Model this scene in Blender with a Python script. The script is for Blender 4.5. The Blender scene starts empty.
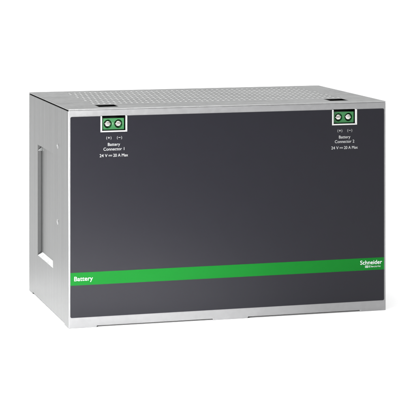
import bpy, bmesh, math
from mathutils import Vector

S = 0.001                      # everything below is in millimetres
W, D, H = 231.8, 144.5, 150.0  # the module's size
scene = bpy.context.scene
col = scene.collection

# ------------------------------------------------------------------ materials
def new_mat(name):
    m = bpy.data.materials.new(name); m.use_nodes = True
    nt = m.node_tree
    return m, nt, nt.nodes['Principled BSDF']

def zinc(name, base, stretch, rough=0.42, spangle=0.10, streak=0.16, aniso=0.0, bump=0.02, metallic=0.8):
    """zinc plated sheet: soft streaks along the rolling direction, faint crystal spangle"""
    m, nt, p = new_mat(name)
    N, L = nt.nodes, nt.links
    tc = N.new('ShaderNodeTexCoord')
    mp = N.new('ShaderNodeMapping'); mp.inputs['Scale'].default_value = stretch
    L.new(tc.outputs['Object'], mp.inputs['Vector'])
    n1 = N.new('ShaderNodeTexNoise'); n1.inputs['Scale'].default_value = 1.0
    n1.inputs['Detail'].default_value = 6; n1.inputs['Roughness'].default_value = 0.65
    L.new(mp.outputs['Vector'], n1.inputs['Vector'])
    vo = N.new('ShaderNodeTexVoronoi'); vo.inputs['Scale'].default_value = 420
    vo.inputs['Randomness'].default_value = 1.0
    L.new(tc.outputs['Object'], vo.inputs['Vector'])
    bw = N.new('ShaderNodeRGBToBW'); L.new(vo.outputs['Color'], bw.inputs['Color'])
    cl = N.new('ShaderNodeTexNoise'); cl.inputs['Scale'].default_value = 28
    cl.inputs['Detail'].default_value = 4
    L.new(tc.outputs['Object'], cl.inputs['Vector'])
    def madd(src, k, c):
        n = N.new('ShaderNodeMath'); n.operation = 'MULTIPLY_ADD'
        L.new(src, n.inputs[0]); n.inputs[1].default_value = k; n.inputs[2].default_value = c
        return n.outputs[0]
    def add(a, b):
        n = N.new('ShaderNodeMath'); n.operation = 'ADD'
        L.new(a, n.inputs[0]); L.new(b, n.inputs[1]); return n.outputs[0]
    f = add(add(madd(n1.outputs['Fac'], streak * 2, 1 - streak), madd(bw.outputs['Val'], spangle, -spangle / 2)),
            madd(cl.outputs['Fac'], 0.16, -0.08))
    sc = N.new('ShaderNodeVectorMath'); sc.operation = 'SCALE'
    sc.inputs[0].default_value = base; L.new(f, sc.inputs['Scale'])
    L.new(sc.outputs[0], p.inputs['Base Color'])
    L.new(add(madd(n1.outputs['Fac'], 0.16, rough - 0.08), madd(bw.outputs['Val'], spangle * 0.8, -spangle * 0.4)), p.inputs['Roughness'])
    p.inputs['Metallic'].default_value = metallic
    b = N.new('ShaderNodeBump'); b.inputs['Strength'].default_value = bump; b.inputs['Distance'].default_value = 0.0005
    L.new(n1.outputs['Fac'], b.inputs['Height']); L.new(b.outputs[0], p.inputs['Normal'])
    return m

def plain(name, base, rough=0.5, metallic=0.0, spec=0.5, grain=0.05, gscale=900):
    m, nt, p = new_mat(name)
    N, L = nt.nodes, nt.links
    tc = N.new('ShaderNodeTexCoord')
    n = N.new('ShaderNodeTexNoise'); n.inputs['Scale'].default_value = gscale; n.inputs['Detail'].default_value = 3
    L.new(tc.outputs['Object'], n.inputs['Vector'])
    k = N.new('ShaderNodeMath'); k.operation = 'MULTIPLY_ADD'
    k.inputs[1].default_value = grain * 2; k.inputs[2].default_value = 1 - grain
    L.new(n.outputs['Fac'], k.inputs[0])
    sc = N.new('ShaderNodeVectorMath'); sc.operation = 'SCALE'; sc.inputs[0].default_value = base
    L.new(k.outputs[0], sc.inputs['Scale']); L.new(sc.outputs[0], p.inputs['Base Color'])
    r = N.new('ShaderNodeMath'); r.operation = 'MULTIPLY_ADD'
    r.inputs[1].default_value = 0.06; r.inputs[2].default_value = rough - 0.03
    L.new(n.outputs['Fac'], r.inputs[0]); L.new(r.outputs[0], p.inputs['Roughness'])
    p.inputs['Metallic'].default_value = metallic
    p.inputs['Specular IOR Level'].default_value = spec
    return m

M = {}
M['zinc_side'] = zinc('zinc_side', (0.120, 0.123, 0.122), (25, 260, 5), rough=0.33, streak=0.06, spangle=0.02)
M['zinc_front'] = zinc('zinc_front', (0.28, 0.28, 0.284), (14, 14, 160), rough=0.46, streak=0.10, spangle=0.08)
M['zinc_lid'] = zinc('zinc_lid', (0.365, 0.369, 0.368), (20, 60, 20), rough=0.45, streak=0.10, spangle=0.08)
M['label'] = plain('satin_charcoal_label', (0.0036, 0.0034, 0.0068), rough=0.33, spec=0.31, grain=0.06)
M['recess_shade'] = plain('shaded_recess_end', (0.07, 0.071, 0.071), rough=0.6, metallic=0.6, grain=0.1)  # darker tone that paints shade onto the recess ends
M['green'] = plain('green_print', (0.0012, 0.100, 0.009), rough=0.42, spec=0.12, grain=0.03)
M['white'] = plain('white_print', (0.46, 0.475, 0.47), rough=0.5, spec=0.3, grain=0.02)
M['small_print'] = plain('pale_grey_print', (0.33, 0.335, 0.335), rough=0.5, spec=0.3, grain=0.05)
M['grey_plastic'] = plain('pale_grey_plastic', (0.38, 0.38, 0.375), rough=0.45, grain=0.03)
M['terminal'] = plain('green_plastic', (0.015, 0.11, 0.030), rough=0.38, grain=0.05)
M['screw'] = plain('nickel_screw', (0.62, 0.60, 0.57), rough=0.22, metallic=1.0, grain=0.06)
M['inner'] = plain('black_inside', (0.012, 0.012, 0.012), rough=0.7, grain=0.05)
M['slot_brightener'] = plain('pale_slot_brightener', (0.57, 0.575, 0.57), rough=0.6, grain=0.04)  # pale sheet that makes the lid slots look bright
M['ground'] = plain('white_paper', (0.86, 0.86, 0.86), rough=0.85, spec=0.1, grain=0.01, gscale=300)

# ------------------------------------------------------------------ mesh helpers
def link(name, bm, mat, parent=None, bevel=0, seg=2, smooth=False, angle=40):
    bmesh.ops.recalc_face_normals(bm, faces=bm.faces)
    me = bpy.data.meshes.new(name)
    bmesh.ops.scale(bm, vec=(S, S, S), verts=bm.verts)
    bm.to_mesh(me); bm.free()
    me.materials.append(mat)
    o = bpy.data.objects.new(name, me); col.objects.link(o)
    if parent: o.parent = parent
    if bevel:
        b = o.modifiers.new('Bevel', 'BEVEL'); b.width = bevel * S; b.segments = seg
        b.limit_method = 'ANGLE'; b.angle_limit = math.radians(angle); b.harden_normals = False
    if smooth:
        for p in me.polygons: p.use_smooth = True
    return o

def extrude(bm, vec):
    """thicken the flat faces in bm by vec"""
    r = bmesh.ops.extrude_face_region(bm, geom=bm.faces[:])
    bmesh.ops.translate(bm, vec=vec, verts=[g for g in r['geom'] if isinstance(g, bmesh.types.BMVert)])

def grid_faces(bm, us, vs, skip, to3d):
    """cells between the cut lines us, vs, apart from those whose middle skip() names"""
    vm = {}
    def vert(i, j):
        if (i, j) not in vm: vm[i, j] = bm.verts.new(to3d(us[i], vs[j]))
        return vm[i, j]
    for i in range(len(us) - 1):
        for j in range(len(vs) - 1):
            if skip((us[i] + us[i + 1]) / 2, (vs[j] + vs[j + 1]) / 2): continue
            bm.faces.new([vert(i, j), vert(i + 1, j), vert(i + 1, j + 1), vert(i, j + 1)])

def box(bm, x0, x1, y0, y1, z0, z1):
    v = [bm.verts.new((x, y, z)) for x in (x0, x1) for y in (y0, y1) for z in (z0, z1)]
    for f in ((0, 1, 3, 2), (4, 6, 7, 5), (0, 4, 5, 1), (2, 3, 7, 6), (0, 2, 6, 4), (1, 5, 7, 3)):
        bm.faces.new([v[i] for i in f])

def boxes(*bs):
    bm = bmesh.new()
    for b in bs: box(bm, *b)
    return bm

def outline(pts, to3d, vec):
    bm = bmesh.new()
    bm.faces.new([bm.verts.new(to3d(*p)) for p in pts])
    extrude(bm, vec)
    return bm

def slot_cell(bm, x0, x1, y0, y1, hole, to3d):
    """a cell with a hole in it, as two C shaped faces; hole runs from its top middle round by the left"""
    xm = (x0 + x1) / 2
    n = len(hole) // 2
    left, right = hole[:n + 1], hole[n:] + hole[:1]
    bm.faces.new([bm.verts.new(to3d(*p)) for p in
                  [(xm, y1), (x0, y1), (x0, y0), (xm, y0)] + left[::-1]])
    bm.faces.new([bm.verts.new(to3d(*p)) for p in
                  [(xm, y0), (x1, y0), (x1, y1), (xm, y1)] + right[::-1]])

def round_hole(cx, cy, rx, ry, n=16):
    """ellipse or, with ry > rx, a stadium standing on end; from the top, counter-clockwise by the left"""
    pts = []
    for k in range(n):
        a = math.pi / 2 + 2 * math.pi * k / n
        x, y = math.cos(a) * rx, math.sin(a) * min(rx, ry)
        if ry > rx: y += (ry - rx) if math.sin(a) > 1e-6 else (-(ry - rx) if math.sin(a) < -1e-6 else 0)
        pts.append((cx + x, cy + y))
    return pts

def empty(name, loc, label=None, cat=None):
    o = bpy.data.objects.new(name, None); col.objects.link(o)
    o.empty_display_size = 0.02
    o.location = Vector(loc) * S
    if label: o['label'] = label
    if cat: o['category'] = cat
    return o

# ------------------------------------------------------------------ the setting
bm = bmesh.new()
box(bm, -14000, 14000, -14000, 14000, -60, 0)
g = link('ground', bm, M['ground'])
g['kind'] = 'structure'

# ------------------------------------------------------------------ the module
mod = empty('battery_module', (0, 0, 0),
            'grey zinc metal battery module with charcoal front panel and green stripe on white ground', 'battery module')

XZ = lambda y: (lambda u, v: (u, y, v))
XY = lambda z: (lambda u, v: (u, v, z))

# front frame: sheet with two connector openings and three feet along its lower edge
T1 = (23.3, 39.9); T2 = (192.0, 208.4)
OZ0, OZ1 = 134.7, 144.9
us = [0, 19.8, T1[0], T1[1], 102.7, 128.3, T2[0], T2[1], 212.1, W]
vs = [0, 1.05, OZ0, OZ1, 149.2]
def skip_front(u, v):
    if v < 1.05: return not (u < 19.8 or 102.7 < u < 128.3 or u > 212.1)
    if OZ0 < v < OZ1: return T1[0] < u < T1[1] or T2[0] < u < T2[1]
    return False
bm = bmesh.new(); grid_faces(bm, us, vs, skip_front, XZ(0)); extrude(bm, (0, 1.2, 0))
link('front_frame', bm, M['zinc_front'], mod, bevel=0.35, seg=3)

# lid: thin sheet with staggered vent slots and an access slot above each connector
LT = 0.22
PX0, PX1, PY0, NR = 24.0, 212.0, 33.0, 8
RP = 12.9
rows = [PY0 + RP * k for k in range(NR + 1)]
xs = [PX0 + 2 * k for k in range(int((PX1 - PX0) / 2) + 1)]
bm = bmesh.new()
z = H - LT
allx = [0] + xs + [W]
ally = [0, 12.0, 27.5] + rows + [D]
def skip_lid(u, v):
    if 12 < v < 27.5 and (24 < u < 38 or 194 < u < 208): return True
    return PX0 < u < PX1 and rows[0] < v < rows[-1]
grid_faces(bm, allx, ally, skip_lid, XY(z))
for r in range(NR):
    y0, y1 = rows[r], rows[r + 1]
    x = PX0
    if r % 2:
        for a in (PX0, PX1 - 2):
            bm.faces.new([bm.verts.new((p, q, z)) for p, q in ((a, y0), (a + 2, y0), (a + 2, y1), (a, y1))])
        x = PX0 + 2
    while x + 4 <= PX1 + 1e-6:
        slot_cell(bm, x, x + 4, y0, y1, round_hole(x + 2, (y0 + y1) / 2, 1.1, 4.0), XY(z))
        x += 4
bmesh.ops.remove_doubles(bm, verts=bm.verts, dist=0.001)
bmesh.ops.recalc_face_normals(bm, faces=bm.faces)
extrude(bm, (0, 0, LT))
bm.verts.ensure_lookup_table()
def on_rim(v): return v.co.x < 1e-4 or v.co.x > W - 1e-4 or v.co.y < 1e-4 or v.co.y > D - 1e-4
es = []
for e in bm.edges:
    a, b = e.verts
    m = (a.co + b.co) / 2
    if a.co.z > H - 0.01 and b.co.z > H - 0.01 and (m.x < 1e-4 or m.x > W - 1e-4 or m.y < 1e-4 or m.y > D - 1e-4):
        es.append(e)
bmesh.ops.bevel(bm, geom=es, offset=0.18, segments=2, affect='EDGES', profile=0.5, clamp_overlap=False)
lid = link('lid', bm, M['zinc_lid'], mod)
link('slot_brightener', boxes((20, 216, 31.5, 139, 149.0, H - LT - 0.02)), M['slot_brightener'], lid)  # sheet added close under the lid to brighten the slots
hz0, hz1 = 149.3, H - LT - 0.01      # folded hem under the rim of the lid
link('hem', boxes((0.04, 3, 0.04, D - 0.04, hz0, hz1), (W - 3, W - 0.04, 0.04, D - 0.04, hz0, hz1),
                  (3.01, W - 3.01, 0.04, 3, hz0, hz1), (3.01, W - 3.01, D - 3, D - 0.04, hz0, hz1)), M['zinc_lid'], lid)

# side panels with the pressed recess
def make_side(mirror):
    bm = bmesh.new()
    y0, y1, zt = 1.35, D - 1.1, 148.4
    ry0, ry1, rz0, rz1 = 53.8, 110.5, 32.4, 114.0
    dep, slope, es_ = 2.4, 3.0, 0.25
    yz = lambda u, v: (0, u, v)
    vsz = [0, 1.3, rz0, rz1, zt]
    def skip(u, v):
        if v < 1.3: return 13.9 < u < D - 14
        return ry0 < u < ry1 and rz0 < v < rz1
    grid_faces(bm, [y0, 13.9, ry0, ry1, D - 14, y1], vsz, skip, yz)
    # pan of the recess: straight ends, sloped top and bottom
    P = lambda x, y, zz: bm.verts.new((x, y, zz))
    o = [P(0, ry0, rz0), P(0, ry1, rz0), P(0, ry1, rz1), P(0, ry0, rz1)]
    i = [P(dep, ry0 + es_, rz0 + slope), P(dep, ry1 - es_, rz0 + slope), P(dep, ry1 - es_, rz1 - 0.6), P(dep, ry0 + es_, rz1 - 0.6)]
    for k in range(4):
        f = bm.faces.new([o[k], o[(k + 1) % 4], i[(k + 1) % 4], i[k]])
        f.material_index = k % 2          # the ends get a darker colour, painted in as shade
    bm.faces.new(i)
    bmesh.ops.remove_doubles(bm, verts=bm.verts, dist=0.001)
    extrude(bm, (1.0, 0, 0))
    if mirror:
        for v in bm.verts: v.co.x = W - v.co.x
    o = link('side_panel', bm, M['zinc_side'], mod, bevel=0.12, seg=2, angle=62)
    o.data.materials.append(M['recess_shade'])
    return o
def lathe(bm, prof, org, axis, n=24):
    """prof: (radius, height along axis) pairs"""
    ax = Vector(axis); a = ax.orthogonal().normalized(); b = ax.cross(a)
    rings = []
    for r, h in prof:
        if r < 1e-6: rings.append([bm.verts.new(Vector(org) + ax * h)])
        else: rings.append([bm.verts.new(Vector(org) + ax * h + a * r * math.cos(2 * math.pi * k / n) + b * r * math.sin(2 * math.pi * k / n)) for k in range(n)])
    for p, q in zip(rings, rings[1:]):
        for k in range(n):
            k2 = (k + 1) % n
            f = [p[k], p[k2]] if len(p) > 1 else [p[0]]
            f += [q[k2], q[k]] if len(q) > 1 else [q[0]]
            bm.faces.new(f)
for mirror in (False, True):
    sp = make_side(mirror)
    sg = 1 if mirror else -1
    xo = W if mirror else 0
    # wedge added to catch light at the upper rear corner of the recess
    tb = bmesh.new()
    tri = [(0.1, 109.8), (2.3, 113.1), (2.3, 109.8)]
    if mirror: tri = [(W - a, b) for a, b in tri]
    tb.faces.new([tb.verts.new((a, 105.9, b)) for a, b in tri]); extrude(tb, (0, 4.55, 0))
    link('glint_wedge', tb, M['zinc_side'], sp, bevel=0.08)
    for yy, zz in ((37.0, 121.0), (37.0, 67.6)):
        s = bmesh.new()
        lathe(s, [(0, 0.12), (0.9, 0.12), (0.95, 0.34), (1.35, 0.40), (2.0, 0.0), (2.0, -0.6), (0, -0.6)], (xo, yy, zz), (sg, 0, 0))
        rv = link('rivet', s, M['zinc_lid'], sp, smooth=False)
        rv.data.materials.append(M['inner'])
        for p in rv.data.polygons:        # shallow rivet core, painted black as the shade of a hole
            c = p.center / S
            if math.hypot(c.y - yy, c.z - zz) < 0.91 and abs(c.x - xo) < 0.5: p.material_index = 1

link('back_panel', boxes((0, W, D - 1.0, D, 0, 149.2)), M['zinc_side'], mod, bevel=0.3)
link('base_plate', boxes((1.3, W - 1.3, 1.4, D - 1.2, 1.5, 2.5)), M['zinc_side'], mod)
link('inner_casing', boxes((4.2, W - 4.2, 15.5, D - 4, 3, 147.0)), M['inner'], mod)

# front label with rounded corners, notched round both connectors
F1 = (22.2, 41.0); F2 = (190.9, 209.8); FZ = 133.75
def corner(cx, cz, r, a0):
    return [(cx + r * math.cos(math.radians(a0 + t)), cz + r * math.sin(math.radians(a0 + t))) for t in (0, 22.5, 45, 67.5, 90)]
X0, X1, Z0, Z1, r = 1.15, 230.4, 7.3, 144.7, 1.0
e = 0.03
pts = corner(X0 + r, Z0 + r, r, 180) + corner(X1 - r, Z0 + r, r, 270) + corner(X1 - r, Z1 - r, r, 0)
pts += [(F2[1] + e, Z1), (F2[1] + e, FZ - e), (F2[0] - e, FZ - e), (F2[0] - e, Z1)]
pts += [(F1[1] + e, Z1), (F1[1] + e, FZ - e), (F1[0] - e, FZ - e), (F1[0] - e, Z1)]
pts += corner(X0 + r, Z1 - r, r, 90)
label = link('front_label', outline(pts, XZ(-0.30), (0, 0.28, 0)), M['label'], mod)
stripe = link('green_stripe', boxes((X0 + 0.02, X1 - 0.02, -0.34, -0.305, 29.4, 38.1)), M['green'], label)

# ------------------------------------------------------------------ writing
def lettering(body, x0, x1, zb, cap, parent, y=-0.31, bold=0.0, name='lettering', mat='white'):
    """text from x0 to x1 on base line zb with capitals cap high"""
    cu = bpy.data.curves.new('text', 'FONT'); cu.body = body; cu.size = 1.0; cu.offset = bold
    cu.resolution_u = 4
    ob = bpy.data.objects.new('text', cu); col.objects.link(ob)
    dg = bpy.context.evaluated_depsgraph_get()
    me = bpy.data.meshes.new_from_object(ob.evaluated_get(dg))
    bpy.data.objects.remove(ob); bpy.data.curves.remove(cu)
    bm = bmesh.new(); bm.from_mesh(me); bpy.data.meshes.remove(me)
    xa = min(v.co.x for v in bm.verts); xb = max(v.co.x for v in bm.verts)
    k = (x1 - x0) / (xb - xa)
    capu = 0.69                       # capital height of the built-in face at size 1
    for v in bm.verts:
        v.co = (x0 + (v.co.x - xa) * k, y, zb + v.co.y * cap / capu)
    extrude(bm, (0, -0.03, 0))
    return link(name, bm, M[mat], parent)

def merge_print(objs, name):
    bm = bmesh.new()
    for o in objs:
        bm.from_mesh(o.data)
    par = objs[0].parent; mat = objs[0].data.materials[0]
    for o in objs: bpy.data.objects.remove(o)
    me = bpy.data.meshes.new(name); bm.to_mesh(me); bm.free(); me.materials.append(mat)
    o = bpy.data.objects.new(name, me); col.objects.link(o); o.parent = par
    return o

for dx, num in ((0.0, '1'), (168.65, '2')):
    L = []
    for c, sgn in ((28.1, '+'), (35.6, '-')):
        L.append(lettering('(', c + dx - 1.75, c + dx - 1.2, 129.0, 1.75, label, mat='small_print'))
        L.append(lettering(')', c + dx + 1.2, c + dx + 1.75, 129.0, 1.75, label, mat='small_print'))
        L.append(link('lettering', boxes((c + dx - 0.72, c + dx + 0.72, -0.34, -0.31, 129.65, 129.93)), M['small_print'], label))
        if sgn == '+':
            L.append(link('lettering', boxes((c + dx - 0.14, c + dx + 0.14, -0.34, -0.31, 129.07, 129.645),
                                             (c + dx - 0.14, c + dx + 0.14, -0.34, -0.31, 129.935, 130.51)), M['small_print'], label))
    L.append(lettering('Battery', 27.4 + dx, 36.0 + dx, 124.2, 2.05, label, mat='small_print'))
    L.append(lettering('Connector ' + num, 24.3 + dx, 39.0 + dx, 121.0, 2.05, label, mat='small_print'))
    zb = 116.6
    L.append(lettering('24 V', 21.6 + dx, 27.1 + dx, zb, 2.05, label, mat='small_print'))
    # direct-current sign: a bar over three dashes
    L.append(link('lettering', boxes((27.9 + dx, 30.4 + dx, -0.34, -0.31, zb + 1.05, zb + 1.3),
                                     (27.9 + dx, 28.55 + dx, -0.34, -0.31, zb + 0.45, zb + 0.68),
                                     (28.83 + dx, 29.47 + dx, -0.34, -0.31, zb + 0.45, zb + 0.68),
                                     (29.75 + dx, 30.4 + dx, -0.34, -0.31, zb + 0.45, zb + 0.68)), M['small_print'], label))
    L.append(lettering('20 A Max', 31.2 + dx, 41.6 + dx, zb, 2.05, label, mat='small_print'))
    merge_print(L, 'lettering')

lettering('Battery', 3.8, 16.9, 32.4, 3.0, stripe, y=-0.345, bold=0.009)
L = [lettering('Schneider', 212.2, 228.9, 33.55, 2.85, stripe, y=-0.345, bold=0.016),
     lettering('Electric', 218.8, 227.8, 31.35, 1.3, stripe, y=-0.345, bold=0.004)]
# small square sign before the second word: a ring broken by two bars
L.append(link('logo', boxes((215.9, 218.2, -0.375, -0.345, 32.42, 32.7), (215.9, 218.2, -0.375, -0.345, 31.2, 31.48),
                            (215.9, 216.2, -0.375, -0.345, 31.49, 32.41), (217.9, 218.2, -0.375, -0.345, 31.49, 32.41),
                            (216.55, 217.55, -0.375, -0.345, 32.0, 32.2), (216.55, 217.55, -0.375, -0.345, 31.68, 31.88)), M['white'], stripe))
merge_print(L, 'logo')

# ------------------------------------------------------------------ connectors
def screw_head(cx, cz, y, tilt):
    """slotted pan head facing the front: two halves of a dome over a disc"""
    out = bmesh.new()
    R = 2.2
    prof = [(R * math.cos(math.radians(t)), 0.1 + 1.15 * math.sin(math.radians(t))) for t in range(0, 90, 15)] + [(0, 1.25)]
    dirv = Vector((math.sin(tilt), 0, math.cos(tilt)))
    for s in (1, -1):
        b = bmesh.new()
        lathe(b, [(0, -0.6), (R, -0.6)] + prof, (0, 0, 0), (0, -1, 0), 28)
        bmesh.ops.remove_doubles(b, verts=b.verts, dist=1e-5)
        bmesh.ops.bisect_plane(b, geom=b.verts[:] + b.edges[:] + b.faces[:], plane_co=dirv * (0.34 * s), plane_no=dirv * s, clear_inner=True)
        bmesh.ops.holes_fill(b, edges=[ed for ed in b.edges if len(ed.link_faces) < 2])
        for f in b.faces:
            f.smooth = abs(f.normal.y) > 0.05 and abs(f.normal.y) < 0.999
        me = bpy.data.meshes.new('t'); b.to_mesh(me); b.free()
        out.from_mesh(me); bpy.data.meshes.remove(me)
    lathe(out, [(0, -0.9), (R * 0.97, -0.9), (R * 0.97, 0.0), (0, 0.0)], (0, 0, 0), (0, -1, 0), 28)
    bmesh.ops.translate(out, vec=(cx, y, cz), verts=out.verts)
    return out

for dx, tilts in ((0.0, (0.06, -0.12)), (168.65, (-0.1, 0.16))):
    fr = boxes((F1[0] + dx, T1[0] + dx - 0.05, -0.75, -0.01, FZ, 144.72),
               (T1[1] + dx + 0.05, F1[1] + dx, -0.75, -0.01, FZ, 144.72),
               (T1[0] + dx - 0.049, T1[1] + dx + 0.049, -0.75, -0.01, FZ, OZ0 - 0.03))
    link('connector_frame', fr, M['grey_plastic'], mod, bevel=0.12)
    a0, a1, b0, b1 = T1[0] + dx + 0.6, T1[1] + dx - 0.6, OZ0 + 0.45, 143.0
    xm = (a0 + a1) / 2
    bm = bmesh.new()
    yf = 1.5
    scr = (27.85 + dx, 35.35 + dx)
    cz = 139.1
    for k, c in enumerate(scr):
        xa, xb = (a0, xm) if k == 0 else (xm, a1)
        cc = (xa + xb) / 2
        h = [(p + (c - cc), q) for p, q in round_hole(cc, cz, 2.95, 2.95, 32)]
        slot_cell(bm, xa, xb, b0, b1, h, XZ(yf))
    bmesh.ops.remove_doubles(bm, verts=bm.verts, dist=0.001)
    extrude(bm, (0, 3.2, 0))
    box(bm, a0 + 0.02, a1 - 0.02, yf + 3.21, yf + 12, b0 + 0.02, b1 - 2.5)
    box(bm, xm - 0.3, xm + 0.3, yf - 0.35, yf - 0.001, cz - 0.6, cz + 1.4)
    tb = link('terminal_block', bm, M['terminal'], mod, bevel=0.15)
    for c, t in zip(scr, tilts):
        link('screw', screw_head(c, cz, yf + 1.2, t), M['screw'], tb)

# ------------------------------------------------------------------ light
world = bpy.data.worlds.new('World'); scene.world = world; world.use_nodes = True
N, L = world.node_tree.nodes, world.node_tree.links
bg = N['Background']
tc = N.new('ShaderNodeTexCoord'); sx = N.new('ShaderNodeSeparateXYZ')
L.new(tc.outputs['Generated'], sx.inputs[0])
def math_node(op, a, b):
    n = N.new('ShaderNodeMath'); n.operation = op
    for k, q in enumerate((a, b)):
        if isinstance(q, (int, float)): n.inputs[k].default_value = q
        else: L.new(q, n.inputs[k])
    return n.outputs[0]
zc = math_node('MAXIMUM', sx.outputs['Z'], 0.0)
st = math_node('ADD', math_node('MULTIPLY', math_node('POWER', zc, 2.0), 3.25), 0.06)
bg.inputs['Color'].default_value = (1.0, 1.0, 1.0, 1)
L.new(st, bg.inputs['Strength'])

def area(name, loc, target, size, power):
    l = bpy.data.lights.new(name, 'AREA'); l.shape = 'SQUARE'; l.size = size; l.energy = power
    l.color = (1.0, 1.0, 1.0)
    o = bpy.data.objects.new(name, l); col.objects.link(o)
    o.location = loc
    o.rotation_euler = (Vector(target) - Vector(loc)).to_track_quat('-Z', 'Y').to_euler()
    return o
def narrow(o, deg):
    o.data.spread = math.radians(deg)
def narrow(o, deg):
    o.data.spread = math.radians(deg)
def narrow(o, deg):
    o.data.spread = math.radians(deg)
def narrow(o, deg):
    o.data.spread = math.radians(deg)
area('key_lamp', (-0.155, -0.28, 0.10), (0.10, -0.10, 0.0), 0.08, 3.0)
narrow(area('floor_pool_fill', (0.075, -0.34, 0.52), (0.06, -0.125, 0.0), 0.08, 0.35), 30)  # added out of view: bright floor pool for the label to reflect
narrow(area('recess_slope_fill', (-0.20, 0.70, 0.33), (0.0, 0.085, 0.022), 0.08, 0.10), 15)  # added out of view to brighten the lower slope of the recess

# ------------------------------------------------------------------ camera
cam = bpy.data.cameras.new('Camera')
co = bpy.data.objects.new('Camera', cam); col.objects.link(co)
co.location = (-0.267863, -1.271418, 0.271151)
co.rotation_euler = (math.radians(90), 0, -0.280728855)
cam.sensor_width = 36; cam.lens = 1896.344 / 415 * 36
cam.shift_x = 0.0; cam.shift_y = -(207.5 + 67.926) / 415
cam.clip_start = 0.05; cam.clip_end = 100
scene.camera = co

vs_ = scene.view_settings
vs_.view_transform = 'Standard'; vs_.look = 'None'; vs_.exposure = 0; vs_.gamma = 1
